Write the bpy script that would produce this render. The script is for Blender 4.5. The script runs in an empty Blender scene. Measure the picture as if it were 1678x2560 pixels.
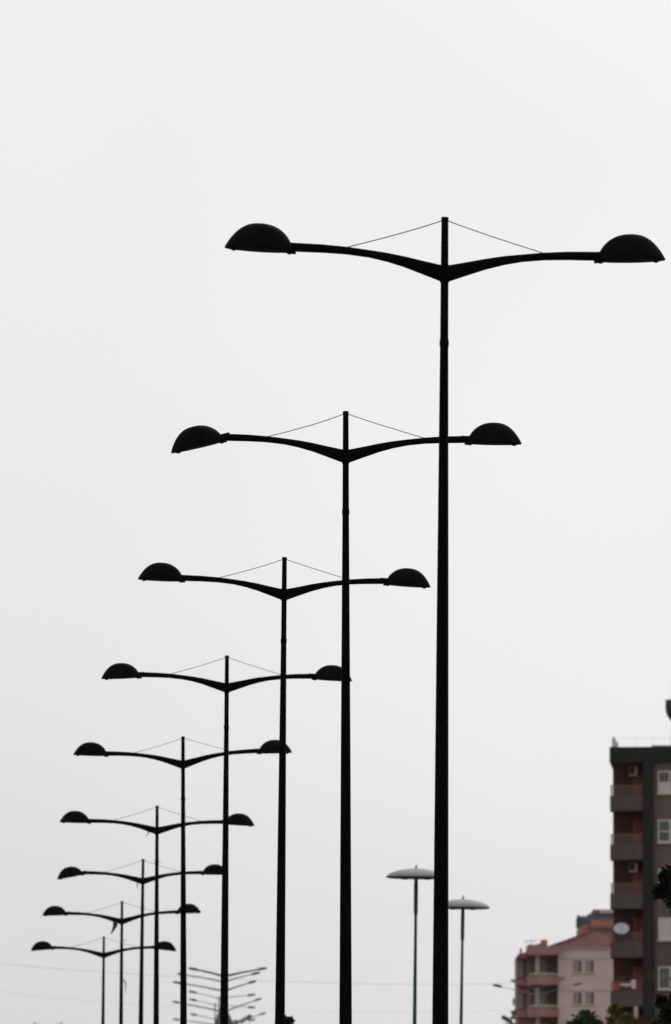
import bpy, math, random
from mathutils import Vector, Matrix, Euler
R = math.radians
sc = bpy.context.scene
col = sc.collection

# ------------------------------------------------------------------ camera
F, CX, CY, HORIZON = 23660.0, 839.0, 1280.0, 3227.0      # long lens, in photo pixels
CAM_Z = 1.6
PITCH = math.atan((HORIZON - CY) / F)
cam = bpy.data.cameras.new('camera')
cam_ob = bpy.data.objects.new('camera', cam); col.objects.link(cam_ob)
cam_ob.location = (0, 0, CAM_Z)
cam_ob.rotation_euler = (math.pi / 2 + PITCH, 0, 0)
cam.sensor_fit = 'VERTICAL'; cam.sensor_height = 23.5; cam.sensor_width = 23.5 * 1678 / 2560
cam.lens = F / 2560 * 23.5
cam.clip_start = 0.5; cam.clip_end = 20000
cam.dof.use_dof = True; cam.dof.focus_distance = 120.0; cam.dof.aperture_fstop = 4.4
sc.camera = cam_ob

# ------------------------------------------------------------------ sky, sun, exposure
SUN_EL, SUN_AZ = 40.0, 18.0          # degrees; azimuth clockwise from the view direction
world = bpy.data.worlds.new('World'); sc.world = world; world.use_nodes = True
wn, wl = world.node_tree.nodes, world.node_tree.links
wn.clear()
w_out = wn.new('ShaderNodeOutputWorld'); w_bg = wn.new('ShaderNodeBackground')
sky = wn.new('ShaderNodeTexSky'); sky.sky_type = 'NISHITA'; sky.sun_disc = False
sky.sun_elevation = R(SUN_EL); sky.sun_rotation = R(SUN_AZ)
sky.air_density = 1.0; sky.dust_density = 6.0; sky.ozone_density = 1.0
hsv = wn.new('ShaderNodeHueSaturation'); hsv.inputs['Saturation'].default_value = 0.04
wl.new(sky.outputs['Color'], hsv.inputs['Color'])
# thin, nearly even cloud sheet over the whole sky: slow brightness variation only
tc = wn.new('ShaderNodeTexCoord')
cn = wn.new('ShaderNodeTexNoise'); cn.inputs['Scale'].default_value = 7.0; cn.inputs['Detail'].default_value = 3.0
mpn = wn.new('ShaderNodeMapping'); mpn.inputs['Location'].default_value = (11.3, 0.0, 0.0)
wl.new(tc.outputs['Generated'], mpn.inputs['Vector']); wl.new(mpn.outputs['Vector'], cn.inputs['Vector'])
cr = wn.new('ShaderNodeMapRange'); cr.inputs['From Min'].default_value = 0.3; cr.inputs['From Max'].default_value = 0.7
cr.inputs['To Min'].default_value = 0.92; cr.inputs['To Max'].default_value = 1.08
wl.new(cn.outputs['Fac'], cr.inputs['Value'])
# even overcast veil plus the desaturated clear-sky light that comes through it
thru = wn.new('ShaderNodeVectorMath'); thru.operation = 'MULTIPLY'; thru.inputs[1].default_value = (0.192, 0.219, 0.220)
wl.new(hsv.outputs['Color'], thru.inputs[0])
veil = wn.new('ShaderNodeVectorMath'); veil.operation = 'ADD'; veil.inputs[1].default_value = (6.72, 6.47, 6.53)
wl.new(thru.outputs['Vector'], veil.inputs[0])
mul = wn.new('ShaderNodeVectorMath'); mul.operation = 'SCALE'
wl.new(veil.outputs['Vector'], mul.inputs[0]); wl.new(cr.outputs['Result'], mul.inputs['Scale'])
wl.new(mul.outputs['Vector'], w_bg.inputs['Color'])
w_bg.inputs['Strength'].default_value = 0.10
wl.new(w_bg.outputs['Background'], w_out.inputs['Surface'])

sun = bpy.data.lights.new('sun', 'SUN'); sun.energy = 0.8; sun.angle = R(20); sun.color = (1.0, 0.96, 0.9)
sun_ob = bpy.data.objects.new('sun', sun); col.objects.link(sun_ob)
sd = Vector((math.sin(R(SUN_AZ)) * math.cos(R(SUN_EL)), math.cos(R(SUN_AZ)) * math.cos(R(SUN_EL)), math.sin(R(SUN_EL))))
sun_ob.rotation_euler = (-sd).to_track_quat('-Z', 'Y').to_euler()
sun_ob.location = (0, 0, 60)
vs = sc.view_settings
vs.view_transform = 'Standard'; vs.look = 'None'; vs.gamma = 1.0; vs.use_curve_mapping = False
vs.exposure = 0.0

# ------------------------------------------------------------------ helpers
def at(px, py, Y):
    """world point seen at photo pixel (px, py) at distance Y along the road"""
    a, b = (px - CX) / F, (CY - py) / F
    d = Vector((a, math.cos(PITCH) - b * math.sin(PITCH), math.sin(PITCH) + b * math.cos(PITCH)))
    d *= Y / d.y
    return Vector((d.x, Y, CAM_Z + d.z))

def tag(o, label=None, cat=None, group=None, kind=None):
    if label: o['label'] = label
    if cat: o['category'] = cat
    if group: o['group'] = group
    if kind: o['kind'] = kind
    return o

def link(name, data, parent=None):
    o = bpy.data.objects.new(name, data); col.objects.link(o)
    if parent: o.parent = parent
    return o

def empty(name, loc, rot=(0, 0, 0)):
    o = link(name, None); o.location = loc; o.rotation_euler = rot
    o.empty_display_size = 0.3
    return o

class MB:
    """collects faces into one mesh"""
    def __init__(self): self.v, self.f, self.s = [], [], []
    def add(self, vs, fs, smooth=False, M=None):
        n = len(self.v)
        self.v += [tuple(M @ Vector(p)) if M else tuple(p) for p in vs]
        self.f += [tuple(i + n for i in f) for f in fs]; self.s += [smooth] * len(fs)
        return self
    def box(self, x0, x1, y0, y1, z0, z1, M=None):
        vs = [(x, y, z) for x in (x0, x1) for y in (y0, y1) for z in (z0, z1)]
        fs = [(0, 1, 3, 2), (4, 6, 7, 5), (0, 4, 5, 1), (2, 3, 7, 6), (0, 2, 6, 4), (1, 5, 7, 3)]
        return self.add(vs, fs, False, M)
    def lathe(self, prof, n=16, M=None, smooth=True, cap=True):
        vs, fs = [], []
        for r, z in prof:
            for k in range(n):
                t = 2 * math.pi * k / n; vs.append((r * math.cos(t), r * math.sin(t), z))
        for i in range(len(prof) - 1):
            for k in range(n):
                k2 = (k + 1) % n
                fs.append((i * n + k, i * n + k2, (i + 1) * n + k2, (i + 1) * n + k))
        self.add(vs, fs, smooth, M)
        if cap:
            self.add([vs[k] for k in range(n)], [tuple(range(n))[::-1]], False, M)
            b = (len(prof) - 1) * n
            self.add([vs[b + k] for k in range(n)], [tuple(range(n))], False, M)
        return self
    def tube(self, pts, rad, n=8, M=None):
        pts = [Vector(p) for p in pts]
        if not hasattr(rad, '__len__'): rad = [rad] * len(pts)
        vs, fs = [], []
        for i, p in enumerate(pts):
            d = (pts[min(i + 1, len(pts) - 1)] - pts[max(i - 1, 0)]).normalized()
            ref = Vector((0, 1, 0)) if abs(d.y) < 0.9 else Vector((1, 0, 0))
            u = d.cross(ref).normalized(); w = d.cross(u).normalized()
            for k in range(n):
                t = 2 * math.pi * k / n; vs.append(p + (u * math.cos(t) + w * math.sin(t)) * rad[i])
        for i in range(len(pts) - 1):
            for k in range(n):
                k2 = (k + 1) % n
                fs.append((i * n + k, i * n + k2, (i + 1) * n + k2, (i + 1) * n + k))
        fs.append(tuple(range(n))[::-1]); fs.append(tuple(range((len(pts) - 1) * n, len(pts) * n)))
        return self.add(vs, fs, True, M)
    def prism(self, outline, y0, y1, M=None):
        """outline in x/z, extruded along y"""
        n = len(outline)
        vs = [(x, y0, z) for x, z in outline] + [(x, y1, z) for x, z in outline]
        fs = [tuple(range(n)), tuple(range(n, 2 * n))[::-1]]
        fs += [(i, i + n, (i + 1) % n + n, (i + 1) % n) for i in range(n)]
        return self.add(vs, fs, False, M)
    def mesh(self, name, mat):
        me = bpy.data.meshes.new(name); me.from_pydata(self.v, [], self.f)
        me.polygons.foreach_set('use_smooth', self.s)
        import bmesh
        bm = bmesh.new(); bm.from_mesh(me)
        if len(bm.faces) < 5000: bmesh.ops.recalc_face_normals(bm, faces=bm.faces)
        bm.to_mesh(me); bm.free()
        me.materials.append(mat); me.update()
        return me
    def build(self, name, mat, parent=None):
        return link(name, self.mesh(name, mat), parent)

# ------------------------------------------------------------------ materials
def mat(name, c, rough=0.7, var=0.15, scale=4.0, metal=0.0, bump=0.0, spec=0.5, streak=False, trans=0.0):
    m = bpy.data.materials.new(name); m.use_nodes = True
    nt = m.node_tree; b = nt.nodes['Principled BSDF']
    b.inputs['Roughness'].default_value = rough; b.inputs['Metallic'].default_value = metal
    b.inputs['Specular IOR Level'].default_value = spec
    b.inputs['Transmission Weight'].default_value = trans
    t = nt.nodes.new('ShaderNodeTexCoord'); mp = nt.nodes.new('ShaderNodeMapping')
    if streak: mp.inputs['Scale'].default_value = (1.0, 1.0, 0.12)
    n = nt.nodes.new('ShaderNodeTexNoise'); n.inputs['Scale'].default_value = scale; n.inputs['Detail'].default_value = 6
    r = nt.nodes.new('ShaderNodeMapRange'); r.inputs['From Min'].default_value = 0.3; r.inputs['From Max'].default_value = 0.7
    r.inputs['To Min'].default_value = 1 - var; r.inputs['To Max'].default_value = 1 + var
    mx = nt.nodes.new('ShaderNodeVectorMath'); mx.operation = 'SCALE'; mx.inputs[0].default_value = c
    L = nt.links.new
    L(t.outputs['Object'], mp.inputs['Vector']); L(mp.outputs['Vector'], n.inputs['Vector'])
    L(n.outputs['Fac'], r.inputs['Value']); L(r.outputs['Result'], mx.inputs['Scale'])
    L(mx.outputs['Vector'], b.inputs['Base Color'])
    if bump:
        bp = nt.nodes.new('ShaderNodeBump'); bp.inputs['Strength'].default_value = bump
        L(n.outputs['Fac'], bp.inputs['Height']); L(bp.outputs['Normal'], b.inputs['Normal'])
    return m

M_paint = mat('black paint', (0.003, 0.003, 0.004), 0.75, 0.25, 3.0, bump=0.05, spec=0.03)
M_hood = mat('black hood enamel', (0.004, 0.0038, 0.005), 0.7, 0.3, 5.0, spec=0.03)
M_lens = mat('smoked lens', (0.006, 0.006, 0.006), 0.7, 0.1, 3.0, spec=0.05)
M_cable = mat('steel cable', (0.22, 0.16, 0.165), 0.5, 0.1, 10, metal=0.5)
M_steel = mat('galvanised steel', (0.13, 0.17, 0.16), 0.55, 0.15, 3, metal=0.3)
M_green = mat('mast green from lens fringe', (0.008, 0.05, 0.042), 0.6, 0.2, 3, spec=0.2)  # green colour fringing of the lens, put into the masts' base colour
M_shade = mat('pale grey shade', (0.25, 0.25, 0.27), 0.7, 0.12, 3)
M_under = mat('lamp underside', (0.012, 0.012, 0.016), 0.6, 0.1, 3)
M_asph = mat('asphalt', (0.05, 0.05, 0.052), 0.9, 0.25, 1.5, bump=0.2)
M_pave = mat('concrete paving', (0.3, 0.29, 0.27), 0.9, 0.12, 0.8, bump=0.1)
M_kerb = mat('kerb concrete', (0.36, 0.35, 0.33), 0.9, 0.12, 1.0)
M_earth = mat('dry earth and grass', (0.13, 0.13, 0.07), 0.95, 0.35, 0.08, bump=0.2)
M_white = mat('white road paint', (0.7, 0.7, 0.68), 0.8, 0.15, 2)
M_conc = mat('foundation concrete', (0.3, 0.29, 0.28), 0.9, 0.15, 2)

# ------------------------------------------------------------------ lamp positions (nine in a row along the median)
LAMPS = [  # pole top px, py, lean, (arm tilt, head tilt) left, (arm tilt, head tilt) right, yaw
    (1112.5, 544.0, .38, (1.5, 3.6), (-1.4, 1.2), 2.5),
    (864.6, 1029.0, .02, (.6, -13.1), (.0, -.6), 2.5),
    (711.5, 1393.5, .54, (1.1, 2.3), (-.3, -3.8), 2.5),
    (567.7, 1639.5, .39, (.3, -2.4), (-.4, -3.4), 2.8),
    (457.7, 1841.5, -.18, (.0, 1.8), (2.3, 1.3), 2.5),
    (393.0, 2014.6, .16, (.1, 1.5), (-.7, -3.6), 2.2),
    (358.0, 2148.0, .70, (-.2, -10.8), (.2, -.4), 2.5),
    (305.3, 2253.0, .37, (.3, -1.6), (2.0, 2.0), 2.5),
    (260.0, 2341.7, .50, (.5, -4.0), (1.1, -6.0), 2.5)]
POLE_H = 12.75
YL = [96.35 + 24.6 * k + (5.0 if k == 6 else 0.0) for k in range(9)]
lamp_top = [at(l[0], l[1], YL[k]) for k, l in enumerate(LAMPS)]
lamp_base = [t - Matrix.Rotation(R(l[2]), 3, 'Y') @ Vector((0, 0, POLE_H)) for t, l in zip(lamp_top, LAMPS)]

def interp(tab, y):
    if y <= tab[0][0]: return tab[0][1]
    for (a, p), (b, q) in zip(tab, tab[1:]):
        if y <= b:
            t = (y - a) / (b - a); t = t * t * (3 - 2 * t) if False else t
            return p + (q - p) * t
    return tab[-1][1]
med_x = [(-200, 10.0), (0, 4.2)] + [(b.y, b.x) for b in lamp_base] + [(420, -9.5), (560, -11), (900, -14), (2500, -30)]
gnd_z = [(-200, 0.0), (40, 0.0)] + [(b.y, b.z) for b in lamp_base] + [(480, lamp_base[-1].z), (6000, lamp_base[-1].z)]
def MX(y): return interp(med_x, y)
def GZ(y): return interp(gnd_z, y)

# ------------------------------------------------------------------ ground, road, median, pavements
YS = [-200 + 12.0 * i for i in range(100)]
def strip(name, o0, o1, dz, m, thick=0.0, ys=YS, parent=None, dashes=None):
    vs, fs = [], []
    mb = MB()
    if dashes:
        on, off = dashes; y = ys[0]
        while y < ys[-1]:
            q = [(MX(y) + o0, y, GZ(y) + dz), (MX(y) + o1, y, GZ(y) + dz),
                 (MX(y + on) + o1, y + on, GZ(y + on) + dz), (MX(y + on) + o0, y + on, GZ(y + on) + dz)]
            mb.add(q, [(0, 1, 2, 3)]); y += on + off
        return mb.build(name, m, parent)
    for y in ys:
        vs += [(MX(y) + o0, y, GZ(y) + dz), (MX(y) + o1, y, GZ(y) + dz)]
        if thick: vs += [(MX(y) + o0, y, GZ(y) + dz - thick), (MX(y) + o1, y, GZ(y) + dz - thick)]
    k = 4 if thick else 2
    for i in range(len(ys) - 1):
        a, b = i * k, (i + 1) * k
        fs.append((a, a + 1, b + 1, b))
        if thick: fs += [(a + 2, a, b, b + 2), (a + 1, a + 3, b + 3, b + 1)]
    mb.add(vs, fs)
    return mb.build(name, m, parent)
gy = [-1000, -400] + YS + [1200, 1600, 2000, 2600]
gv, gf = [], []
gx = [-1800, -600, -200, -60, -20, 20, 60, 200, 600, 1800]
for y in gy:
    for x in gx: gv.append((x, y, GZ(y) - 0.05))
for i in range(len(gy) - 1):
    for j in range(len(gx) - 1):
        a = i * len(gx) + j; gf.append((a, a + 1, a + 1 + len(gx), a + len(gx)))
tag(MB().add(gv, gf).build('ground', M_earth), kind='structure')
road_l = tag(strip('road', -9.0, -1.5, 0.0, M_asph), kind='structure')
road_r = tag(strip('road', 1.5, 9.0, 0.0, M_asph), kind='structure')
tag(strip('lane_marking', -5.32, -5.18, 0.005, M_white, dashes=(3, 6), parent=road_l), kind='stuff')
tag(strip('lane_marking', 5.18, 5.32, 0.005, M_white, dashes=(3, 6), parent=road_r), kind='stuff')
strip('edge_line', -8.7, -8.58, 0.005, M_white, parent=road_l); strip('edge_line', 8.58, 8.7, 0.005, M_white, parent=road_r)
med = tag(strip('median', -1.35, 1.35, 0.13, M_earth), kind='structure')
strip('kerb', -1.5, -1.352, 0.145, M_kerb, 0.2, parent=med); strip('kerb', 1.352, 1.5, 0.145, M_kerb, 0.2, parent=med)
for s in (-1, 1):
    p = tag(strip('pavement', *sorted((s * 9.15, s * 12.5)), 0.13, M_pave), kind='structure')
    strip('kerb', *sorted((s * 9.0, s * 9.148)), 0.145, M_kerb, 0.2, parent=p)

# ------------------------------------------------------------------ double-arm street lamps
U = 2.25 / 756.0
ARM = [(0.0, .165, -.01), (.04, .172, 0), (.25, .214, .076), (.43, .252, .139), (.607, .282, .188), (.786, .304, .224),
       (1.02, .330, .249), (1.26, .346, .258), (1.44, .351, .259), (1.60, .350, .262)]   # distance from pole, top, underside
JOINT = 0.66                # joint underside below the pole top
def arm_mesh():
    mb = MB(); n = 12; vs, fs = [], []
    # resample for a smooth sweep
    pts = []
    for i in range(len(ARM) - 1):
        for t in (0, .5):
            pts.append(tuple(a + (b - a) * t for a, b in zip(ARM[i], ARM[i + 1])))
    pts.append(ARM[-1])
    for i, (r, t, b) in enumerate(pts):
        h = (t - b) / 2; w = max(0.042, min(h * 0.62, 0.055)); zc = (t + b) / 2
        for k in range(n):
            a = 2 * math.pi * k / n
            ca, sa = math.cos(a), math.sin(a)
            q = 0.75
            vs.append((r, w * math.copysign(abs(ca) ** q, ca), zc + h * math.copysign(abs(sa) ** q, sa)))
    for i in range(len(pts) - 1):
        for k in range(n):
            k2 = (k + 1) % n; fs.append((i * n + k, i * n + k2, (i + 1) * n + k2, (i + 1) * n + k))
    fs.append(tuple(range(n))[::-1]); fs.append(tuple(range((len(pts) - 1) * n, len(pts) * n)))
    return mb.add(vs, fs, True).mesh('arm', M_paint)

HL, HH, HW = .348, .268, .215       # hood half-length, height, half-width
def hood_mesh():
    """half-ellipsoid hood, origin at its inner end where the arm enters, x outward, rim at z=0"""
    mb = MB(); nu, nv = 36, 16; vs, fs = [], []
    for i in range(nv + 1):
        rho = 1.0 - (i / nv) * 0.9995
        if i < nv / 2: rho = 1.0 - 0.30 * (i / (nv / 2)) ** 1.8
        else: rho = 0.70 * (1 - (i - nv / 2) / (nv / 2)) + .0005
        for k in range(nu):
            a = 2 * math.pi * k / nu; w = .5 + .5 * math.cos(a)
            el = math.sqrt(max(0, 1 - rho * rho)); z = HH * ((.2 + .55 * (1 - w)) * el + (.8 - .55 * (1 - w)) * (1 - rho ** 2.7))   # fuller towards the arm
            vs.append((HL + HL * rho * math.cos(a) - .012 * z / HH, HW * rho * math.sin(a), z))
    for i in range(nv):
        for k in range(nu):
            k2 = (k + 1) % nu; fs.append((i * nu + k, i * nu + k2, (i + 1) * nu + k2, (i + 1) * nu + k))
    mb.add(vs, fs, True)
    # rolled rim
    rim = [(HL + (HL - .001) * math.cos(2 * math.pi * k / nu), (HW - .001) * math.sin(2 * math.pi * k / nu)) for k in range(nu)]
    rin = [(HL + (HL - .02) * math.cos(2 * math.pi * k / nu), (HW - .02) * math.sin(2 * math.pi * k / nu)) for k in range(nu)]
    v = [(x, y, .012) for x, y in rim] + [(x, y, -.006) for x, y in rim] + [(x, y, -.006) for x, y in rin] + [(x, y, .012) for x, y in rin]
    f = []
    for j in range(4):
        for k in range(nu):
            k2 = (k + 1) % nu; j2 = (j + 1) % 4
            f.append((j * nu + k, j * nu + k2, j2 * nu + k2, j2 * nu + k))
    mb.add(v, f, True)
    return mb.mesh('lamp_head', M_hood)
def lens_mesh():
    mb = MB(); nu, nv = 24, 4; vs, fs = [], []
    for i in range(nv + 1):
        s = 1 - i / nv * 0.999
        for k in range(nu):
            a = 2 * math.pi * k / nu
            vs.append((HL + (HL - .022) * s * math.cos(a), (HW - .022) * s * math.sin(a), .004 - .018 * (1 - s * s)))
    for i in range(nv):
        for k in range(nu):
            k2 = (k + 1) % nu; fs.append((i * nu + k, (i + 1) * nu + k, (i + 1) * nu + k2, i * nu + k2))
    return mb.add(vs, fs, True).mesh('lens', M_lens)
def socket_mesh():
    mb = MB()
    mb.tube([(-.09, 0, .050), (-.05, 0, .047), (.0, 0, .044), (.10, 0, .05)], [.044, .046, .048, .046], 12)
    mb.box(-.035, .05, -.05, .05, -.022, .02)
    return mb.mesh('socket', M_paint)
def latch_mesh(x):
    return MB().box(x - .028, x + .028, -.03, .03, -.024, .0).tube([(x, -.02, -.022), (x, .02, -.022)], .012, 8).mesh('latch', M_paint)
def pole_mesh():
    H = POLE_H
    prof = [(.102, .02), (.101, .6), (.100, 1.2), (.082, H - 8.2), (.061, H - 4.2), (.0425, H - 1.345), (.0415, H - 1.2),
            (.040, H - .7), (.0375, H - .3), (.0355, H - .012), (.0355, H)]
    return MB().lathe(prof, 20).mesh('pole', M_paint)
def collar_mesh():
    z = POLE_H - 1.29
    return MB().lathe([(.042, z - .045), (.0475, z - .03), (.048, z), (.047, z + .028), (.041, z + .045)], 20).mesh('collar', M_paint)
def cap_mesh():
    z = POLE_H
    return MB().lathe([(.0375, z - .035), (.038, z - .004), (.036, z + .004), (.012, z + .008)], 16).mesh('pole_cap', M_paint)
def hub_mesh():
    z = POLE_H - JOINT
    return MB().lathe([(.044, z - .012), (.049, z + .01), (.049, z + .155), (.042, z + .175)], 20).mesh('arm_clamp', M_paint)
def base_mesh():
    mb = MB().box(-.22, .22, -.22, .22, 0, .024)
    for sx in (-1, 1):
        for sy in (-1, 1):
            mb.lathe([(.018, .024), (.018, .05), (.009, .05), (.009, .085)], 6, Matrix.Translation((sx * .17, sy * .17, 0)))
    return mb.mesh('base_plate', M_paint)
def hatch_mesh():
    return MB().box(-.045, .045, -.108, -.09, .75, 1.1).tube([(.03, -.108, .92), (.03, -.118, .92)], .008, 8).mesh('access_hatch', M_paint)
ME = dict(arm=arm_mesh(), hood=hood_mesh(), lens=lens_mesh(), socket=socket_mesh(), l1=latch_mesh(.03), l2=latch_mesh(.60),
          pole=pole_mesh(), collar=collar_mesh(), cap=cap_mesh(), hub=hub_mesh(), base=base_mesh(), hatch=hatch_mesh())
lamp_label = [
    'nearest and tallest black double-arm street lamp, its right hood almost at the photo edge',
    'second nearest black double-arm street lamp, left hood drooping steeply',
    'third nearest black double-arm street lamp, arms just left of the second pole',
    'fourth nearest black double-arm street lamp, right hood crossing the second pole',
    'fifth nearest black double-arm street lamp, right hood crossing the third pole',
    'sixth nearest black double-arm street lamp with a thin rag under its left arm',
    'seventh nearest black double-arm street lamp, left hood sagging, right hood behind a pole',
    'eighth nearest black double-arm street lamp with a dark pennant under its left arm',
    'farthest and lowest black double-arm street lamp, leftmost of the row']
lamp_mats = []
for k, (px, py, lean, Lf, Rt, yaw) in enumerate(LAMPS):
    root = empty('street_lamp', lamp_base[k], (0, R(lean), 0))
    tag(root, lamp_label[k], 'street lamp', 'double-arm street lamps along the median')
    root.location.z += 0.0
    for nm, key in (('pole', 'pole'), ('collar', 'collar'), ('pole_cap', 'cap'), ('arm_clamp', 'hub'), ('base_plate', 'base'), ('access_hatch', 'hatch')):
        link(nm, ME[key], root)
    zj = POLE_H - JOINT
    for side, (ta, th) in ((-1, Lf), (1, Rt)):
        # absolute tilts were read off the picture: take the pole's own lean out again
        ra = R(ta) + side * R(lean); rh = R(th) + side * R(lean)
        rz = R(yaw) + (math.pi if side < 0 else 0)
        a = link('arm', ME['arm'], root)
        a.location = (0, 0, zj); a.rotation_euler = (0, -ra, rz)
        Ma = Matrix.Translation((0, 0, zj)) @ Euler((0, -ra, rz)).to_matrix().to_4x4()
        end = Ma @ Vector((1.565, 0, .262))
        h = link('lamp_head', ME['hood'], root)
        h.rotation_euler = (0, -rh, rz)
        h.location = end
        for nm, key in (('lens', 'lens'), ('socket', 'socket'), ('latch', 'l1'), ('latch', 'l2')):
            link(nm, ME[key], h)
        # stay cable from just under the cap to the top of the arm, slightly slack
        p0 = Vector((side * .036, 0, POLE_H - .035)); p1 = Ma @ Vector((1.0, 0, .326))
        cp = []
        for i in range(9):
            t = i / 8; p = p0.lerp(p1, t); p.z -= .018 * 4 * t * (1 - t) * (1 - .45 * t) * (1.0 if side < 0 else .45) * (1 + .3 * math.sin(k * 2.1 + side)); cp.append(p)
        MB().tube(cp, .0055, 6).build('stay_cable', M_cable, root)

# ------------------------------------------------------------------ rags caught on the lamps
M_rag = mat('weathered dark cloth', (0.02, 0.022, 0.03), 0.9, 0.3, 12)
M_rag2 = mat('faded grey cloth', (0.09, 0.10, 0.10), 0.9, 0.3, 12)
def rag(label, pix, Y, m, thick=.006, cat='rag', name='rag'):
    """a limp strip: list of (px, py, half width px)"""
    o0 = at(pix[0][0], pix[0][1], Y)
    mb = MB(); vs = []; rnd = random.Random(len(label))
    for i, (x, y, w) in enumerate(pix):
        c = at(x, y, Y) - o0; hw = w * Y / F; dy = .03 * math.sin(i * 1.9) + rnd.uniform(-.01, .01)
        vs += [(c.x - hw, dy - thick, c.z), (c.x, dy - thick - .02, c.z), (c.x + hw, dy - thick, c.z),
               (c.x + hw, dy + thick, c.z), (c.x, dy + thick - .02, c.z), (c.x - hw, dy + thick, c.z)]
    fs = []
    for i in range(len(pix) - 1):
        for k in range(6):
            k2 = (k + 1) % 6; fs.append((i * 6 + k, i * 6 + k2, (i + 1) * 6 + k2, (i + 1) * 6 + k))
    fs += [tuple(range(6))[::-1], tuple(range(len(pix) * 6 - 6, len(pix) * 6))]
    o = mb.add(vs, fs, False).build(name, m); o.location = o0
    return tag(o, label, cat, 'rags caught on the street lamps')
rag('thin rag strip hanging under the left arm of the sixth lamp', [(373, 2076, 2.0), (371, 2082, 1.6), (368.5, 2087, 1.0), (366, 2092, .5)], YL[5] - .06, M_rag)
rag('scrap of cloth tied round the sixth lamp pole', [(387, 2160, 1.0), (390, 2157, 2.2), (394, 2155, 2.6), (400, 2155, 1.2), (405, 2156.5, .6)], YL[5] - .1, M_rag)
rag('small pale rag under the left arm of the seventh lamp', [(343, 2206, .9), (343.5, 2212, 1.2), (344, 2217, 1.0), (344.5, 2221, .4)], YL[6] - .05, M_rag2)
rag('dark torn pennant hanging under the left arm of the eighth lamp', [(288, 2303, 5.4), (288.5, 2310, 5.6), (287.5, 2316, 5.4), (284.5, 2323, 3.8), (280.5, 2330, 2.2), (276.5, 2336, .5)], YL[7] - .06, M_rag, cat='pennant', name='pennant')
rag('ragged knot on the eighth lamp pole above the ninth lamp arm', [(301, 2361, 1.2), (303, 2357, 2.8), (307, 2353, 2.2), (312, 2351, 1.5), (316, 2348, .5)], YL[7] - .1, M_rag)
rag('small cloth knot on the eighth lamp pole below the ninth lamp arm', [(299, 2410, .6), (302, 2408, 2.2), (307, 2408.5, 2.2), (311, 2407, .8)], YL[7] - .1, M_rag)
rag('long frayed strip hanging beside the eighth lamp pole', [(306, 2448, 2.0), (310, 2449, 1.7), (313, 2455, 1.5), (314.5, 2464, 1.1), (314.5, 2474, .9), (313.8, 2484, .4)], YL[7] - .12, M_rag2)

# ------------------------------------------------------------------ mushroom lamps behind
def mushroom(px, rim, top, fin, half_px, Y, lean, label):
    c = at(px, rim, Y); r = half_px * Y / F; h = (rim - top) * Y / F
    H = c.z - GZ(Y)
    base = c - Matrix.Rotation(R(lean), 3, 'Y') @ Vector((0, 0, H))
    root = empty('mushroom_lamp', base, (0, R(lean), 0))
    tag(root, label, 'street lamp', 'mushroom street lamps on tall masts')
    MB().lathe([(.12, 0), (.115, 1.0), (.06, H * .55), (.038, H - 1.2), (.036, H - .02)], 14).build('pole', M_green, root)
    MB().lathe([(.045, H - .98), (.055, H - .9), (.056, H - .25), (.045, H - .01)], 14).build('sleeve', M_green, root)
    sh = MB().lathe([(r, H), (r * .998, H + h * .06), (r * .90, H + h * .36), (r * .72, H + h * .62), (r * .5, H + h * .82),
                     (r * .25, H + h * .95), (.04, H + h), (.02, H + h)], 36, cap=False).build('shade', M_shade, root)
    MB().lathe([(r * .99, H + .012), (r * .985, H - .012), (r * .9, H - .03), (r * .5, H - .03), (.05, H - .03)], 36).build('underside', M_under, sh)
    for k in range(4):
        t = math.pi / 4 + k * math.pi / 2
        MB().lathe([(.05, -.045), (.09, -.035), (.1, .0)], 12, Matrix.Translation((math.cos(t) * r * .52, math.sin(t) * r * .52, H - .01))).build('light', M_under, sh)
    f = (top - fin) * Y / F
    MB().lathe([(.05, H + h - .01), (.03, H + h + f * .3), (.02, H + h + f)], 10).build('finial', M_shade, sh)
    MB().box(-.2, .2, -.2, .2, 0, .03).build('base_plate', M_green, root)
mushroom(1040.5, 2193.0, 2171, 2162.5, 76, 249.0, .62, 'grey mushroom lamp on green-tinted mast left of the nearest pole')
mushroom(1157.4, 2269.0, 2248, 2238.5, 68, 279.0, .95, 'grey mushroom lamp on green-tinted mast right of the nearest pole')

# ------------------------------------------------------------------ far V-arm lamps
def v_lamp(c, l, r, Y, label, group, thick=1.0, head=1.0):
    pc = at(c[0], c[1], Y); pl = at(l[0], l[1], Y); pr = at(r[0], r[1], Y)
    g = GZ(Y); root = empty('v_arm_lamp', (pc.x, Y, g)); H = pc.z - g
    tag(root, label, 'street lamp', group)
    MB().lathe([(.13 * thick, 0), (.10 * thick, H * .5), (.062 * thick, H - .05), (.062 * thick, H + .12)], 10).build('pole', M_steel, root)
    for p in (pl, pr):
        e = p - Vector((pc.x, Y, g)); s = 1 if e.x > 0 else -1
        dirv = Vector((e.x, 0, e.z - H)).normalized()
        hl = 0.42
        e0 = e - dirv * hl
        MB().tube([(0, 0, H), ((e0.x) * .5, 0, H + (e0.z - H) * .5 + .02), (e0.x, 0, e0.z)], [.045 * thick, .036 * thick, .03 * thick], 8).build('arm', M_steel, root)
        a = math.atan2(e.z - e0.z, abs(e.x - e0.x)) * 0.8
        hd = MB()
        out = [(-.03, -.03), (.08, -.055), (.34, -.045), (.42, .0), (.34, .05), (.16, .07), (.0, .05)]
        hd.prism([(x, z * head) for x, z in out], -.11, .11)
        o = hd.build('luminaire', M_steel, root); o.location = e0
        o.rotation_euler = (0, -a, 0 if s > 0 else math.pi)
gV = 'V-arm street lamps receding far down the road'
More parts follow.
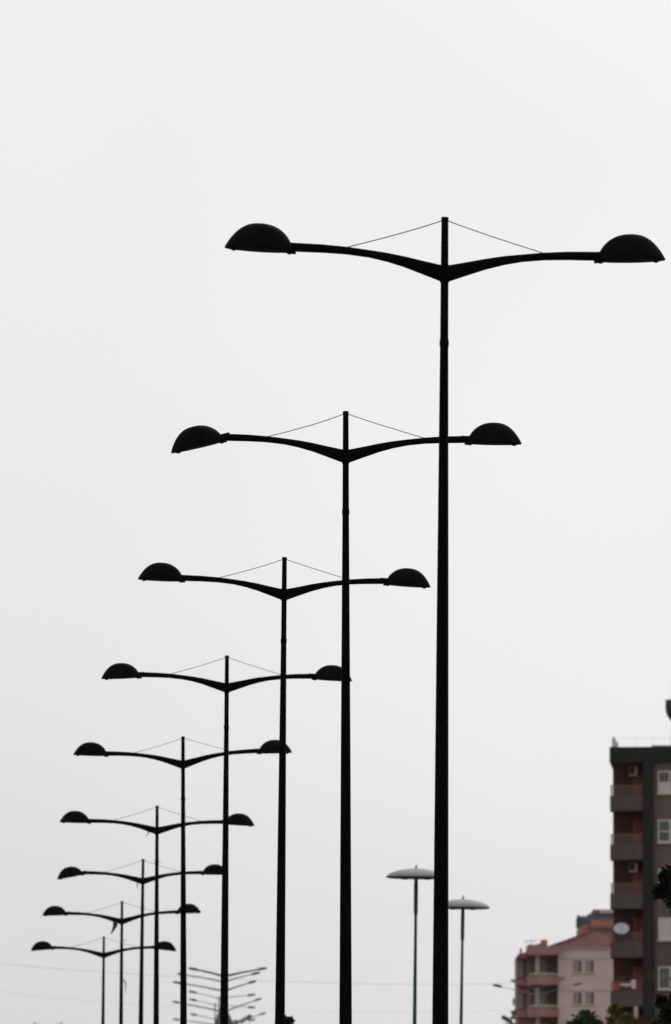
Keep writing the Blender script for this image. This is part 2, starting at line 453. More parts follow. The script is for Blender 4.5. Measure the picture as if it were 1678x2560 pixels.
V = [((562, 2441), (470, 2419), (669, 2419), 'highest of the far V-arm lamps between the fourth and fifth black poles', 1.25),
     ((560, 2455), (442, 2433), (652, 2430), 'second highest of the far V-arm lamps between the black poles', .8),
     ((562, 2478), (431, 2454), (642, 2451), 'third highest of the far V-arm lamps, left end beyond the fifth pole', 1.0),
     ((548, 2497), (471, 2477), (640, 2486), 'fourth highest of the far V-arm lamps, its grey post showing beside the fourth pole', .55),
     ((538, 2513), (473, 2497), (640, 2519), 'far V-arm lamp with the pale post farthest left, beside the fourth pole', .5),
     ((560, 2530), (430, 2503), (655, 2495), 'third lowest of the far V-arm lamps, left end beyond the fifth pole', 1.05),
     ((560, 2554), (475, 2534), (640, 2549), 'second lowest of the far V-arm lamps', .6),
     ((562, 2566), (431, 2547), (666, 2531), 'lowest of the far V-arm lamps, its right end longest', .9)]
for i, (c, l, r, lab, th) in enumerate(V): v_lamp(c, l, r, 405 + 24 * i, lab, gV, th)
v_lamp((1345, 2490), (1231, 2461), (1457, 2456), 425, 'V-arm lamp in front of the beige apartment house, the wider one', 'V-arm street lamps before the beige house', .42, 1.1)
v_lamp((1345, 2474), (1276, 2449), (1412, 2443), 640, 'narrower V-arm lamp in front of the beige house, behind the wider one', 'V-arm street lamps before the beige house', .5, 1.5)
v_lamp((120, 2574), (82, 2556), (158, 2556), 860, 'tiny far lamp whose arm tips just show at the lower left', 'V-arm street lamps lower left')

# ------------------------------------------------------------------ overhead wires
M_wire = mat('wire', (0.16, 0.15, 0.15), 0.7, 0.1, 3)
M_wood = mat('timber pole', (0.12, 0.09, 0.07), 0.85, 0.3, 3, streak=True)
def wire(pts, label, rad):
    w = [at(*p) for p in pts]; o = w[0].copy()
    out = []
    for i in range(len(w) - 1):       # smooth sag through the measured points
        p0, p1, p2, p3 = w[max(i - 1, 0)], w[i], w[i + 1], w[min(i + 2, len(w) - 1)]
        for t in (0, .25, .5, .75):
            out.append(0.5 * ((2 * p1) + (p2 - p0) * t + (2 * p0 - 5 * p1 + 4 * p2 - p3) * t * t + (3 * p1 - p0 - 3 * p2 + p3) * t ** 3))
    out.append(w[-1])
    ob = MB().tube([p - o for p in out], rad, 6).build('overhead_wire', M_wire); ob.location = o
    tag(ob, label, 'wire', 'overhead wires')
    return w
def utility_pole(p, label):
    g = GZ(p.y); r = empty('utility_pole', (p.x, p.y + .2, g)); H = p.z - g + .6
    tag(r, label, 'pole', 'timber poles carrying the wires')
    MB().lathe([(.17, 0), (.15, H * .5), (.11, H)], 12).build('post', M_wood, r)
    MB().box(-1.0, 1.0, -.18, -.06, H - .9, -.0 + H - .75).build('crossarm', M_wood, r)
    for x in (-.8, 0, .8): MB().lathe([(.03, H - .75), (.05, H - .7), (.035, H - .62), (.05, H - .58)], 8, Matrix.Translation((x, -.12, 0))).build('insulator', M_shade, r)
w1 = wire([(-420, 2352, 470), (0, 2408, 470), (240, 2429, 470), (480, 2443, 470), (720, 2454, 470), (960, 2460, 470), (1240, 2459, 470), (1700, 2436, 470)], 'upper faint wire sagging across the sky behind the lamps', .006)
w2 = wire([(-420, 2412, 510), (0, 2478, 510), (200, 2500, 510), (480, 2517, 510), (720, 2527, 510), (1000, 2530, 510), (1250, 2526, 510), (1700, 2500, 510)], 'lower fainter wire crossing the sky near the photo bottom', .003)
utility_pole(w1[0], 'timber pole at the left end of the upper wire'); utility_pole(w1[-1], 'timber pole at the right end of the upper wire')
utility_pole(w2[0], 'timber pole at the left end of the lower wire'); utility_pole(w2[-1], 'timber pole at the right end of the lower wire')

# ------------------------------------------------------------------ tall dark apartment block (right)
M_dark = mat('charcoal render', (0.009, 0.0088, 0.0095), 0.85, 0.2, .5, streak=True)
M_wall = mat('brown grey render', (0.122, 0.086, 0.080), 0.9, 0.22, .6, streak=True, bump=.05)
M_balc = mat('balcony concrete', (0.078, 0.060, 0.056), 0.9, 0.25, .8, streak=True)
M_brick = mat('dark red brick', (0.085, 0.022, 0.018), 0.9, 0.3, 2.5)
M_rust = mat('reddish shutter', (0.24, 0.07, 0.04), 0.8, 0.25, 2)
M_rail = mat('pinkish painted rail', (0.17, 0.10, 0.095), 0.7, 0.1, 3)
M_maroon = mat('maroon shutter', (0.05, 0.015, 0.016), 0.8, 0.2, 3)
M_frame = mat('white window frame', (0.52, 0.47, 0.49), 0.6, 0.08, 2)
M_glass = mat('window glass', (0.05, 0.06, 0.07), 0.12, 0.1, 1, spec=0.5)
M_blind = mat('lowered pale blind', (0.5, 0.47, 0.47), 0.8, 0.1, 6)
M_sill = mat('stone sill', (0.42, 0.33, 0.25), 0.8, 0.1, 2)
M_ac = mat('cream appliance casing', (0.62, 0.5, 0.46), 0.6, 0.1, 3)
M_acg = mat('appliance grille', (0.03, 0.03, 0.03), 0.7, 0.1, 3)
M_roofg = mat('grey roofing', (0.2, 0.2, 0.2), 0.9, 0.2, .6)

Y1 = 576.0; S1 = Y1 / F                      # metres per photo pixel there
o1 = at(1525, 1868, Y1); g1 = GZ(Y1)
tower = empty('apartment_tower', (o1.x, Y1, g1)); tower.rotation_euler = (0, 0, R(-3))
tag(tower, 'tall dark apartment block with red brick balconies at the right edge', 'building')
ZT = o1.z - g1                               # roof height
def X1(px): return (px - 1525) * S1
def Z1(py): return ZT - (py - 1868) * S1
W = 24.0; DEEP = 14.0; REC = 2.3
MB().box(X1(1530), W, REC, DEEP, 0, ZT - .55).build('wall', M_brick, tower)             # brick core behind the balconies
front = [(X1(1634), X1(1634) + 8.6)]
x_p1 = (X1(1607.5), X1(1634)); x_w = (x_p1[1], x_p1[1] + 7.6); x_p2 = (x_w[1], x_w[1] + .65)
x_b2 = (x_p2[1], x_p2[1] + 3.2); x_p3 = (x_b2[1], x_b2[1] + .65); x_w2 = (x_p3[1], W)
for (a, b) in (x_p1, x_p2, x_p3):
    MB().box(a, b, -.25, REC - .003, 0, ZT - .92).build('pilaster', M_dark, tower)
for (a, b) in (x_w, x_w2):
    MB().box(a + .003, b - .003, 0, REC - .003, 0, ZT - .92).build('front_wall', M_wall, tower)
MB().box(-.02, W + .1, -.32, DEEP + .1, ZT - .915, ZT).build('parapet', M_dark, tower)
MB().box(X1(1628), W - 2, 1.0, DEEP - 2, ZT + .003, ZT + .17).build('roof_deck', M_roofg, tower)
me_cache = {}
def share(name, key, fn, m, parent, loc=(0, 0, 0), rot=(0, 0, 0)):
    if key not in me_cache: me_cache[key] = fn().mesh(name, m)
    o = link(name, me_cache[key], parent); o.location = loc; o.rotation_euler = rot
    return o
PITCH_Z = 122.3 * S1
nst = int((ZT - 2) / PITCH_Z)
bw = X1(1607) - X1(1525.5)
def balcony_fn():
    h = 37 * S1
    mb = MB().box(0, bw, -.12, .02, 0, h).box(0, .14, .022, REC - .05, 0, h).box(.142, bw, .022, REC - .004, 0, .16)
    return mb
def rail_fn():
    h = 26 * S1; mb = MB()
    mb.box(.02, bw - .02, -.085, -.035, h - .05, h)
    n = 27
    for k in range(n):
        x = .06 + (bw - .14) * k / (n - 1); mb.box(x - .013, x + .013, -.073, -.047, 0, h - .048)
    for k in range(9):
        y = .1 + k * .16; mb.box(.06, .086, y, y + .026, 0, h - .048)
    mb.box(.045, .1, -.03, REC - .1, h - .05, h)
    return mb
def frame_fn(w, h):
    t = .075
    mb = MB().box(0, t, 0, .09, 0, h).box(w - t, w, 0, .09, 0, h).box(t, w - t, 0, .09, 0, t).box(t, w - t, 0, .09, h - t, h)
    mb.box(w / 2 - .05, w / 2 + .05, .004, .086, t, h - t)
    mb.box(t, w / 2 - .05, .006, .084, h * .46, h * .46 + .07).box(w / 2 + .05, w - t, .006, .084, h * .46, h * .46 + .07)
    return mb
def window(parent, x, y, z, w, h, key, blind=False, low=False):
    f = share('window', 'f' + key, lambda: frame_fn(w, h), M_frame, parent, (x, y, z))
    for cx_ in (0, 1):
        for cz in (0, 1):
            zz0 = .075 if cz == 0 else h * .46 + .07; zz1 = h * .46 if cz == 0 else h - .075
            share('pane', 'p%s%d' % (key, cz) + ('b' if blind or (low and cz == 0) else ''), lambda: MB().box(0, w / 2 - .125, .03, .05, 0, zz1 - zz0),
                  M_blind if blind or (low and cz == 0) else M_glass, f, (.075 if cx_ == 0 else w / 2 + .05, 0, zz0))
    share('sill', 's' + key, lambda: MB().box(-.08, w + .08, -.1, .08, -.1, -.006), M_sill, f)
for i in range(nst):
    zt = Z1(1990 + 122.3 * i)                     # top of the solid balcony front
    for xo, tagx in ((0.0, 0), (x_b2[0] + .02, 1)):
        zb = zt - 37 * S1
        b = share('balcony', 'balc', balcony_fn, M_balc, tower, (xo, 0, zb))
        share('railing', 'rail', rail_fn, M_rail, b, (0, 0, 37 * S1 + .003))
        share('door', 'door', lambda: MB().box(0, .62, -.06, 0, 0, 2.3).box(.04, .29, -.075, -.062, .1, 2.2).box(.33, .58, -.075, -.062, .1, 2.2), M_rust, tower, (xo + X1(1580), REC - .003, zb + .17))
        f = share('window', 'fb', lambda: MB().box(0, .9, -.05, 0, 0, .06).box(0, .9, -.05, 0, 1.3, 1.36).box(0, .06, -.05, 0, .06, 1.3).box(.84, .9, -.05, 0, .06, 1.3), M_brick, tower, (xo + .35, REC - .003, zb + .95))
        share('shutter', 'pb', lambda: MB().box(.06, .84, -.03, -.005, .06, 1.3), M_maroon, f)
    zw = Z1(1984 + 122.3 * i)
    for j, xw in enumerate((X1(1644.5), X1(1644.5) + 2.9, X1(1644.5) + 5.2)):
        if xw + 1.5 < x_w[1]: window(tower, xw, -.055, zw, 60 * S1, 56 * S1, 'a', blind=(i == 3 and j == 0) or (i * 3 + j) % 5 == 4, low=(i == 0 and j == 0))
    for xw in (x_w2[0] + .9, x_w2[0] + 3.6):
        window(tower, xw, -.055, zw, 60 * S1, 56 * S1, 'a', blind=(i % 4 == 1))
# roof: railing, vent box, tank on a post
def tw(px, py, y=0.0):    # world point on the tower
    return tower.matrix_basis @ Vector((X1(px), y, Z1(py)))
tower.matrix_world = tower.matrix_basis = Matrix.Translation((o1.x, Y1, g1)) @ Matrix.Rotation(R(-3), 4, 'Z')
rr = MB()
M_railr = mat('pale roof rail', (0.55, 0.5, 0.5), 0.6, 0.1, 3)
rr.box(X1(1545), 12, .3, .316, 24 * S1 - .016, 24 * S1)
for k in range(9): rr.box(X1(1546) + k * 1.05, X1(1546) + k * 1.05 + .014, .301, .315, 0, 24 * S1 - .018)
o = rr.build('roof_railing', M_railr, tower); o.location.z = ZT
vt = MB().prism([(X1(1529), 0), (X1(1530), .62), (X1(1537), .66), (X1(1540), .38), (X1(1545), .3), (X1(1545), 0)], .5, 1.1).build('roof_vent', M_railr, tower); vt.location.z = ZT
tk = empty('roof_tank', tw(1690, 1861.5, 3.0)); tag(tk, 'dark rounded tank on a pale post above the tower roof', 'tank')
hk = (1861.5 - 1742) * S1
M_tank = mat('dark tank', (0.025, 0.028, 0.03), 0.6, 0.2, 1.5, spec=.2)
rk = 28 * S1
MB().lathe([(.18, hk - 60 * S1), (rk * .55, hk - 52 * S1), (rk * .85, hk - 40 * S1), (rk * .97, hk - 30 * S1), (rk, hk - 22 * S1), (rk * 1.0, hk - .02), (rk * .96, hk)], 28).build('bowl', M_tank, tk)
MB().lathe([(.3, 0), (.28, hk - 60 * S1)], 16).build('post', M_blind, tk)
# air conditioners, dish, washing
def ac_unit(px, py, label):
    r = empty('air_conditioner', tw(px, py, REC - .55)); r.rotation_euler = (0, 0, R(-3))
    tag(r, label, 'air conditioner', 'air conditioners on the tower balconies')
    MB().box(-.40, .10, 0, .3, 0, .56).build('casing', M_ac, r)
    MB().box(-.38, -.10, -.03, -.003, .11, .53).lathe([(.13, 0), (.13, .02), (.03, .03)], 20, Matrix.Translation((-.24, -.03, .32)) @ Matrix.Rotation(math.pi / 2, 4, 'X')).build('fan_grille', M_acg, r)
    MB().box(-.42, -.38, -.01, .5, -.06, -.003).box(.06, .10, -.01, .5, -.06, -.003).build('bracket', M_ac, r)
ac_unit(1588, 1935.5, 'air conditioner on the top balcony of the dark tower')
ac_unit(1588, 2178, 'air conditioner on the third balcony from the top of the dark tower')
ds = empty('satellite_dish', tw(1553, 2346, -.1)); ds.rotation_euler = (0, 0, R(-3))
tag(ds, 'white satellite dish on the fourth balcony of the dark tower', 'satellite dish')
M_dish = mat('white dish', (0.42, 0.44, 0.48), 0.5, 0.06, 2)
Md = Matrix.Translation((0, -.12, 24 * S1)) @ Matrix.Rotation(R(50), 4, 'X')
MB().lathe([(.01, -.10), (.2, -.085), (.36, -.04), (.47, .0), (.475, .01), (.36, -.03), (.2, -.075), (.01, -.09)], 28, Md, cap=False).build('dish', M_dish, ds)
MB().tube([Md @ Vector((0, -.42, 0)), Md @ Vector((0, -.2, .42))], .015, 6).box(-.05, .05, -.05, .05, .4, .5, Md @ Matrix.Translation((0, -.18, 0))).build('feed_arm', M_dish, ds)
MB().tube([(0, 0, 0), (0, 0, .45)], .025, 8).build('mast', M_steel, ds)
def cloth(px0, px1, py0, py1, c, label):
    m = mat(label[:18], c, .9, .1, 5)
    p = tw(px0, py1, -.14); w = (px1 - px0) * S1; h = (py1 - py0) * S1
    vs = []; n = 8
    for y in (0, .03):
        for i in range(n + 1):
            for z in (0, h): vs.append((w * i / n, -.03 - y + .02 * math.sin(i * 1.7), z + (.03 * math.sin(i) if z == 0 else 0)))
    m2 = (n + 1) * 2; fs = []
    for i in range(n):
        a = 2 * i; fs += [(a, a + 2, a + 3, a + 1), (m2 + a, m2 + a + 1, m2 + a + 3, m2 + a + 2), (a, m2 + a, m2 + a + 2, a + 2), (a + 1, a + 3, m2 + a + 3, m2 + a + 1)]
    fs += [(0, 1, m2 + 1, m2), (2 * n, m2 + 2 * n, m2 + 2 * n + 1, 2 * n + 1)]
    o = MB().add(vs, fs).build('laundry', m); o.location = p; o.rotation_euler = (0, 0, R(-3))
    tag(o, label, 'laundry', 'washing on the tower balcony')
cloth(1533, 1546, 2458, 2476, (0.4, 0.06, 0.04), 'red cloth hung on the fifth tower balcony')
cloth(1549, 1577, 2459, 2466, (0.5, 0.4, 0.38), 'pale strip of washing beside the red cloth')
cloth(1577, 1589, 2450, 2472, (0.62, 0.48, 0.5), 'pinkish towel at the right of the fifth tower balcony')
cloth(1583, 1594, 2517, 2545, (0.5, 0.33, 0.3), 'pinkish cloth hanging in the sixth tower balcony')

# ------------------------------------------------------------------ beige apartment house behind
M_beige = mat('beige render', (0.56, 0.435, 0.40), 0.9, 0.12, .35, streak=True, bump=.05)
M_terra = mat('terracotta render', (0.31, 0.155, 0.145), 0.9, 0.18, .5, streak=True)
M_tile = mat('roof tile', (0.25, 0.10, 0.085), 0.9, 0.25, 1.2)
M_orange = mat('orange render', (0.42, 0.17, 0.10), 0.9, 0.15, .6)
M_timber = mat('dark timber', (0.13, 0.095, 0.09), 0.8, 0.2, 1)  # dark brown for doors, slim windows, terrace and gable roof
M_slate = mat('blue grey cladding', (0.14, 0.14, 0.19), 0.8, 0.15, .6)
M_cream = mat('cream column', (0.42, 0.36, 0.32), 0.9, 0.1, 1)
M_lilac = mat('grey curtained glass', (0.20, 0.18, 0.20), 0.35, 0.15, 1.5)
Y2 = 890.0; S2 = Y2 / F
o2 = at(1395, 2367, Y2); g2 = GZ(Y2)
house = empty('apartment_house', (o2.x, Y2, g2)); tag(house, 'beige apartment house with terracotta roof and rounded red balconies', 'building')
Z2T = o2.z - g2
def X2(px): return (px - 1395) * S2
def Z2(py): return Z2T - (py - 2367) * S2
def hbox(name, x0, x1, y0, y1, ya, yb, m, parent=house):
    return MB().box(X2(x0), X2(x1), ya, yb, Z2(y1), Z2(y0)).build(name, m, parent)
ZG = 2367 + Z2T / S2      # ground in pixel rows
hbox('wall', 1395, 1560, 2367.2, ZG, 0, 16, M_beige)
gable = MB().prism([(X2(1369), Z2(2367)), (X2(1464), Z2(2334)), (X2(1478), Z2(2327)), (X2(1590), Z2(2367))], -.35, 16.3).build('roof', M_terra, house)
MB().prism([(X2(1364), Z2(2367.5)), (X2(1464), Z2(2332)), (X2(1478), Z2(2324.5)), (X2(1478), Z2(2326.8)), (X2(1464), Z2(2333.8)), (X2(1367), Z2(2367.5))], -.6, 16.5).build('roof_edge', M_tile, gable)
hbox('cornice', 1392, 1560, 2367.5, 2372, -.22, -.003, M_beige)
for r in range(7):
    yy = 2399 + 79.7 * r
    for (a, b) in ((1432.5, 1455.5), (1463, 1486)):
        w, h = (b - a) * S2, 33 * S2
        f = share('window', 'h2', lambda: MB().box(0, w, -.05, .06, 0, .08).box(0, w, -.05, .06, h - .08, h).box(0, .07, -.05, .06, .08, h - .08).box(w - .07, w, -.05, .06, .08, h - .08).box(w / 2 - .05, w / 2 + .05, -.045, .055, .08, h - .08), M_cream, house, (X2(a), 0, Z2(yy + 33)))
        share('pane', 'h2p', lambda: MB().box(.07, w / 2 - .05, -.02, .05, .08, h - .08), M_lilac, f)
        share('pane', 'h2q', lambda: MB().box(w / 2 + .05, w - .07, -.02, .05, .08, h - .08), M_glass, f)
        share('sill', 'h2s', lambda: MB().box(-.1, w + .1, -.16, -.003, -.1, -.006), M_cream, f)
    hbox('string_course', 1397, 1559, 2395.5 + 79.7 * r, 2397.5 + 79.7 * r, -.06, -.003, M_cream)
# balcony bay to the left
hbox('bay_wall', 1318, 1394.8, 2372, ZG, 2.2, 15, M_terra)
hbox('side_wall', 1294, 1317.8, 2386, ZG, 3.2, 14, M_terra)
hbox('bay_roof', 1318, 1399, 2366, 2388, -1.6, 2.195, M_terra)
hbox('bay_roof', 1319, 1368, 2362, 2365.8, -.4, 6, M_tile)
hbox('chimney', 1353, 1369, 2349, 2365.5, .2, 2.5, M_orange)
MB().prism([(X2(1319), Z2(2368)), (X2(1319), Z2(2363)), (X2(1335), Z2(2362)), (X2(1353), Z2(2355)), (X2(1353), Z2(2368))], 2.6, 7).build('roof', M_tile, house)
MB().prism([(X2(1291), Z2(2394)), (X2(1293), Z2(2389)), (X2(1299), Z2(2382)), (X2(1318), Z2(2380)), (X2(1318), Z2(2394))], .6, 7).build('side_roof', M_tile, house)
hbox('roof_vent', 1301, 1306, 2369, 2381, 2, 2.4, M_green)
def round_parapet(r, y0, y1, x0, x1, bulge):
    n = 14; xa, xb = X2(x0), X2(x1); out = []
    for i in range(n + 1):
        t = i / n; s = math.sin(math.pi * t) ** .6
        out.append((xa + (xb - xa) * t, -bulge * s))
    inn = [(x * .96 + (xa + xb) / 2 * .04, y + .14) for x, y in out]
    z0, z1 = Z2(y1), Z2(y0)
    vs = [(x, y, z0) for x, y in out] + [(x, y, z1) for x, y in out] + [(x, y, z0) for x, y in inn] + [(x, y, z1) for x, y in inn]
    k = n + 1; fs = []
    for i in range(n):
        fs += [(i, i + 1, k + i + 1, k + i), (2 * k + i, 3 * k + i, 3 * k + i + 1, 2 * k + i + 1), (k + i, k + i + 1, 3 * k + i + 1, 3 * k + i)]
    mb = MB().add(vs, fs)
    fl = [(x, y, z0 + .005) for x, y in inn]; fl2 = [(x, y, z0 - .15) for x, y in out]
    mb.add(fl2 + [(xb, 2.19, z0 - .15), (xa, 2.19, z0 - .15)], [tuple(range(k + 2))])
    mb.add(fl + [(xb, 2.19, z0 + .005), (xa, 2.19, z0 + .005)], [tuple(range(k + 2))])
    return mb
for r in range(7):
    d = 79.7 * r
    b = round_parapet(r, 2440 + d, 2463 + d, 1318, 1397, 1.5).build('balcony', M_terra, house)
    hb = MB().tube([(X2(1324), -.9, Z2(2437 + d)), (X2(1340), -1.35, Z2(2436 + d)), (X2(1375), -1.4, Z2(2436 + d)), (X2(1392), -.9, Z2(2437 + d))], .09, 6).build('handrail', M_cream, b)
    hbox('column', 1338, 1349, 2388 + d if r == 0 else 2467 + d - 79.7, 2439 + d, -.4, .1, M_cream)
    hbox('balcony_door', 1374, 1391, 2394 + d, 2462 + d, 2.05, 2.195, M_timber)
    hbox('balcony_door', 1352, 1366, 2394 + d, 2462 + d, 2.05, 2.195, M_lilac)
    hbox('balcony_window', 1328, 1335, 2396 + d, 2434 + d, 2.05, 2.195, M_timber)
    hbox('side_window', 1297, 1309, 2400 + d, 2440 + d, 3.05, 3.195, M_lilac)
    hbox('side_window', 1311, 1315, 2398 + d, 2440 + d, 3.05, 3.195, M_timber)
    hbox('side_balcony', 1290, 1316, 2448 + d, 2462 + d, 1.6, 3.195, M_terra)
hbox('air_vent', 1284, 1292.5, 2492, 2508, 5, 6, M_dish)
# flat aerial on the roof
ae = empty('tv_antenna', (o2.x + X2(1331), Y2 + 4, g2 + Z2(2362.5))); tag(ae, 'small flat rooftop antenna above the beige house roof', 'antenna')
MB().tube([(0, 0, 0), (0, 0, .55)], .03, 6).build('mast', M_steel, ae)
ab = MB().tube([(-.62, 0, .5), (.55, 0, .55)], .04, 6).build('boom', M_steel, ae)
for k in range(5): MB().tube([(-.5 + k * .24, -.3, .51 + k * .01), (-.5 + k * .24, .3, .51 + k * .01)], .02, 5).build('element', M_steel, ab)

# ------------------------------------------------------------------ stepped house with orange walls, farther back
Y3 = 960.0; S3 = Y3 / F; o3 = at(1443, 2335, Y3); g3 = GZ(Y3)
h3 = empty('stepped_house', (o3.x, Y3, g3)); tag(h3, 'orange and blue-grey stepped house top behind the beige house roof', 'building')
def b3(name, x0, x1, y0, y1, ya, yb, m): return MB().box((x0 - 1443) * S3, (x1 - 1443) * S3, ya, yb, (o3.z - g3) - (y1 - 2335) * S3, (o3.z - g3) - (y0 - 2335) * S3).build(name, m, h3)
ZG3 = 2335 + (o3.z - g3) / S3
b3('wall', 1450, 1600, 2314, ZG3, 0, 14, M_terra)
b3('orange_wall', 1474, 1600, 2300, 2313.8, .6, 13, M_orange)
b3('terrace', 1470, 1600, 2316.5, 2322, -.5, -.003, M_timber)
b3('dormer', 1445, 1471, 2290, 2313.8, .2, 8, M_slate)
b3('dormer_window', 1456, 1466, 2297, 2306, .05, .195, M_glass)
b3('dormer_window', 1457, 1468, 2312.5, 2322, -.1, -.003, M_orange)
b3('corner_post', 1443, 1448, 2288, 2317, -.3, .19, M_green)
b3('upper_storey', 1471.2, 1600, 2284, 2299.8, .9, 13, M_slate)
b3('top_roof', 1483, 1600, 2273, 2283.8, .6, 12, M_slate)
b3('roof_window', 1500, 1590, 2274.5, 2282, .35, .595, M_beige)

# ------------------------------------------------------------------ brown gable far down the road behind the fourth pole
Y4 = 1000.0; S4 = Y4 / F; p4 = at(560, 2500, Y4); g4 = GZ(Y4)
h4 = empty('gabled_house', (p4.x, Y4, g4)); tag(h4, 'far brown house with a steep pointed roof behind the fourth pole', 'building')
Zp = p4.z - g4
MB().box(-22 * S4, 22 * S4, 0, 8, 0, Zp - 62 * S4).build('wall', M_terra, h4)
MB().prism([(-25 * S4, Zp - 62 * S4), (-14 * S4, Zp - 30 * S4), (-6 * S4, Zp - 14 * S4), (0, Zp), (9 * S4, Zp - 24 * S4), (25 * S4, Zp - 62 * S4)], -.4, 8.4).build('roof', M_timber, h4)
for x in (-10, 3): 
    MB().box(x * S4, (x + 7) * S4, -.06, -.003, Zp - 90 * S4, Zp - 72 * S4).build('window', M_glass, h4)

# ------------------------------------------------------------------ trees
def leaf_mat(name, c):
    m = mat(name, c, 0.7, 0.45, 0.9, spec=0.2)
    return m
M_bark = mat('bark', (0.07, 0.055, 0.045), 0.95, 0.3, 4, bump=.3)
M_leafd = leaf_mat('dark leaves', (0.010, 0.015, 0.006))
M_leafm = leaf_mat('mid green leaves', (0.030, 0.058, 0.012))
M_leafy = leaf_mat('yellow green leaves', (0.085, 0.095, 0.016))
def tree(name, label, base, H, rad, leaf, m, seed, clumps=26, per=130, low=.35, top=None):
    rnd = random.Random(seed); r = empty(name, base); tag(r, label, 'tree')
    tr = MB(); t0 = rad * .06 + .05
    bend = [Vector((rnd.uniform(-.1, .1) * rad * i, rnd.uniform(-.1, .1) * rad * i, H * .92 * i / 5)) for i in range(6)]
    tr.tube(bend, [t0 * (1.15 - .19 * i) for i in range(6)], 9)
    cs = []
    for k in range(clumps):
        u = rnd.random(); z = low + (1 - low) * (u ** .8)
        prof = math.sin(math.pi * min(1, max(.12, (1 - z) / (1 - low) * .85 + .12))) ** .7
        a = k * 2.4 + rnd.uniform(-.4, .4); q = rad * prof * rnd.uniform(.45, .95)
        cs.append((Vector((q * math.cos(a), q * math.sin(a), H * z - rad * .12)), rad * rnd.uniform(.18, .34)))
    for p in (top or []): cs.append((Vector(p[:3]), p[3]))
    for c, s in cs:
        zq = min(H * .9, max(H * .15, c.z - .6 * math.hypot(c.x, c.y) - .2)); j = min(4, int(zq / (H * .184)))
        st = bend[j].lerp(bend[j + 1], zq / (H * .184) - j)
        tr.tube([st, st.lerp(c, .55) + Vector((0, 0, -.04 * H * .2)), c], [t0 * .32, t0 * .2, t0 * .06], 5)
    tr.build('trunk', M_bark, r)
    lv = MB(); V_, F_ = [], []
    for c, s in cs:
        for i in range(per):
            d = Vector((rnd.gauss(0, 1), rnd.gauss(0, 1), rnd.gauss(0, .8)))
            d = d.normalized() * (rnd.random() ** .45) * s * rnd.uniform(.7, 1.25)
            p = c + d; L = leaf * rnd.uniform(.6, 1.3)
            e = Euler((rnd.uniform(-1, 1), rnd.uniform(-1, 1), rnd.uniform(0, 6.3))).to_matrix()
            n = len(V_)
            V_ += [tuple(p), tuple(p + e @ Vector((L * .5, L * .28, L * .08))), tuple(p + e @ Vector((L, 0, -.1 * L))), tuple(p + e @ Vector((L * .5, -L * .28, L * .08)))]
            F_ += [(n, n + 1, n + 2), (n, n + 2, n + 3)]
    lv.add(V_, F_, False)
    lv.build('crown', m, r)
def tree_px(name, label, Y, clumps_px, rad, leaf, m, seed, trunk=None, low_row=2585, **kw):
    """clumps_px: foliage lumps that the photograph shows (px, py, radius px); the rest of the crown fills in below"""
    px = trunk or sum(c[0] for c in clumps_px) / len(clumps_px)
    p = at(px, low_row, Y); g = GZ(Y); rnd = random.Random(seed + 100); top = []
    for x, y, r in clumps_px:
        q = at(x, y, Y); top.append((q.x - p.x, rnd.uniform(-.25, .25) * rad, q.z - g, r * Y / F))
    tree(name, label, Vector((p.x, Y, g)), p.z - g, rad, leaf, m, seed, top=top, **kw)
tree_px('broadleaf_tree', 'nearly black leafy tree reaching in at the right edge before the tower', 185,
        [(1674, 2184, 12), (1664, 2197, 8), (1659, 2222, 7), (1650, 2231, 4), (1674, 2210, 15), (1690, 2195, 22), (1690, 2225, 20), (1682, 2255, 10), (1700, 2275, 16), (1720, 2210, 30),
         (1730, 2300, 34), (1725, 2380, 30), (1712, 2440, 26), (1686, 2508, 18), (1670, 2522, 10), (1690, 2545, 24), (1672, 2548, 9), (1656, 2503, 6), (1706, 2480, 22)],
        .7, .16, M_leafd, 5, trunk=1795, low_row=2200, clumps=24, per=170, low=.3)
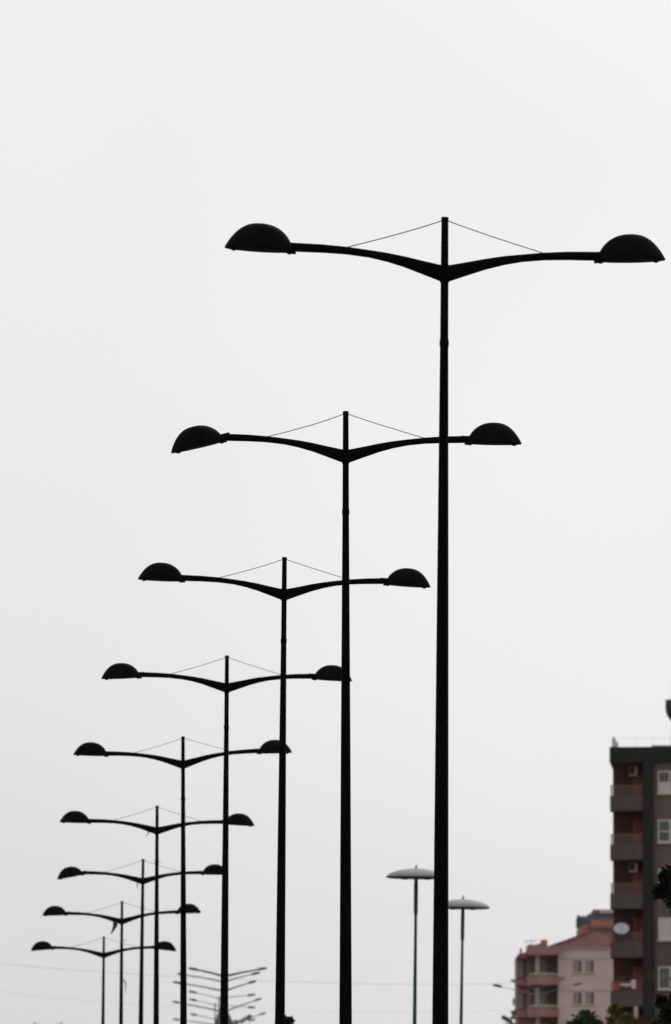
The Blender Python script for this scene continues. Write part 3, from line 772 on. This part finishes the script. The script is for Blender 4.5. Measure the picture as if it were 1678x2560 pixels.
tree_px('broadleaf_tree', 'green tree top standing against the beige house wall', 380,
        [(1460, 2538, 9), (1472, 2545, 12), (1448, 2558, 16), (1476, 2562, 18), (1495, 2562, 10), (1432, 2566, 12)], 1.3, .24, M_leafm, 9, clumps=30, per=140)
tree_px('broadleaf_tree', 'yellow-green tree top before the lowest tower balconies', 360,
        [(1542, 2518, 10), (1533, 2526, 7), (1528, 2552, 8), (1562, 2548, 10), (1572, 2543, 8), (1583, 2552, 8), (1545, 2562, 12)], 1.1, .20, M_leafy, 12, clumps=26, per=75)
tree_px('broadleaf_tree', 'small green tree top at the foot of the tower wall', 330,
        [(1646, 2554, 9), (1636, 2560, 8), (1658, 2560, 8), (1653, 2498, 5)], 1.0, .2, M_leafm, 15, clumps=24, per=100)
tree_px('broadleaf_tree', 'slim twiggy tree left of the beige house at the photo bottom', 560,
        [(1261, 2544, 3), (1268, 2549, 4), (1277, 2551, 5), (1284, 2541, 3), (1286, 2530, 3), (1278, 2560, 7)], 1.4, .24, M_leafm, 21, clumps=14, per=16)
tree_px('median_tree', 'small dark leafy tree at the foot of the third lamp pole', 152,
        [(712, 2550, 5), (722, 2557, 5), (726, 2549, 3), (716, 2562, 9), (700, 2563, 9)], .6, .075, M_leafd, 30, clumps=24, per=80)
tree_px('broadleaf_tree', 'far green tree beside the foot of the fourth pole', 620,
        [(582, 2560, 9), (594, 2557, 7), (605, 2552, 5), (616, 2547, 4), (627, 2542, 3)], 2.0, .2, M_leafm, 33, clumps=20, per=26)

# ------------------------------------------------------------------ thin haze
hz = MB().box(-1850, 1850, -1050, 2650, min(z for _, z in gnd_z) - 1.2, 42).build('haze', M_wire)
hz.data.materials.clear()
hm = bpy.data.materials.new('thin haze'); hm.use_nodes = True; hm.node_tree.nodes.clear()
ho = hm.node_tree.nodes.new('ShaderNodeOutputMaterial'); hv = hm.node_tree.nodes.new('ShaderNodeVolumePrincipled')
hv.inputs['Color'].default_value = (0.93, 0.91, 0.92, 1); hv.inputs['Density'].default_value = 0.000013
hm.node_tree.links.new(hv.outputs['Volume'], ho.inputs['Volume'])
hz.data.materials.append(hm); tag(hz, kind='stuff')
# print('bases', [tuple(round(c, 2) for c in b) for b in lamp_base], 'tower', ZT, nst)
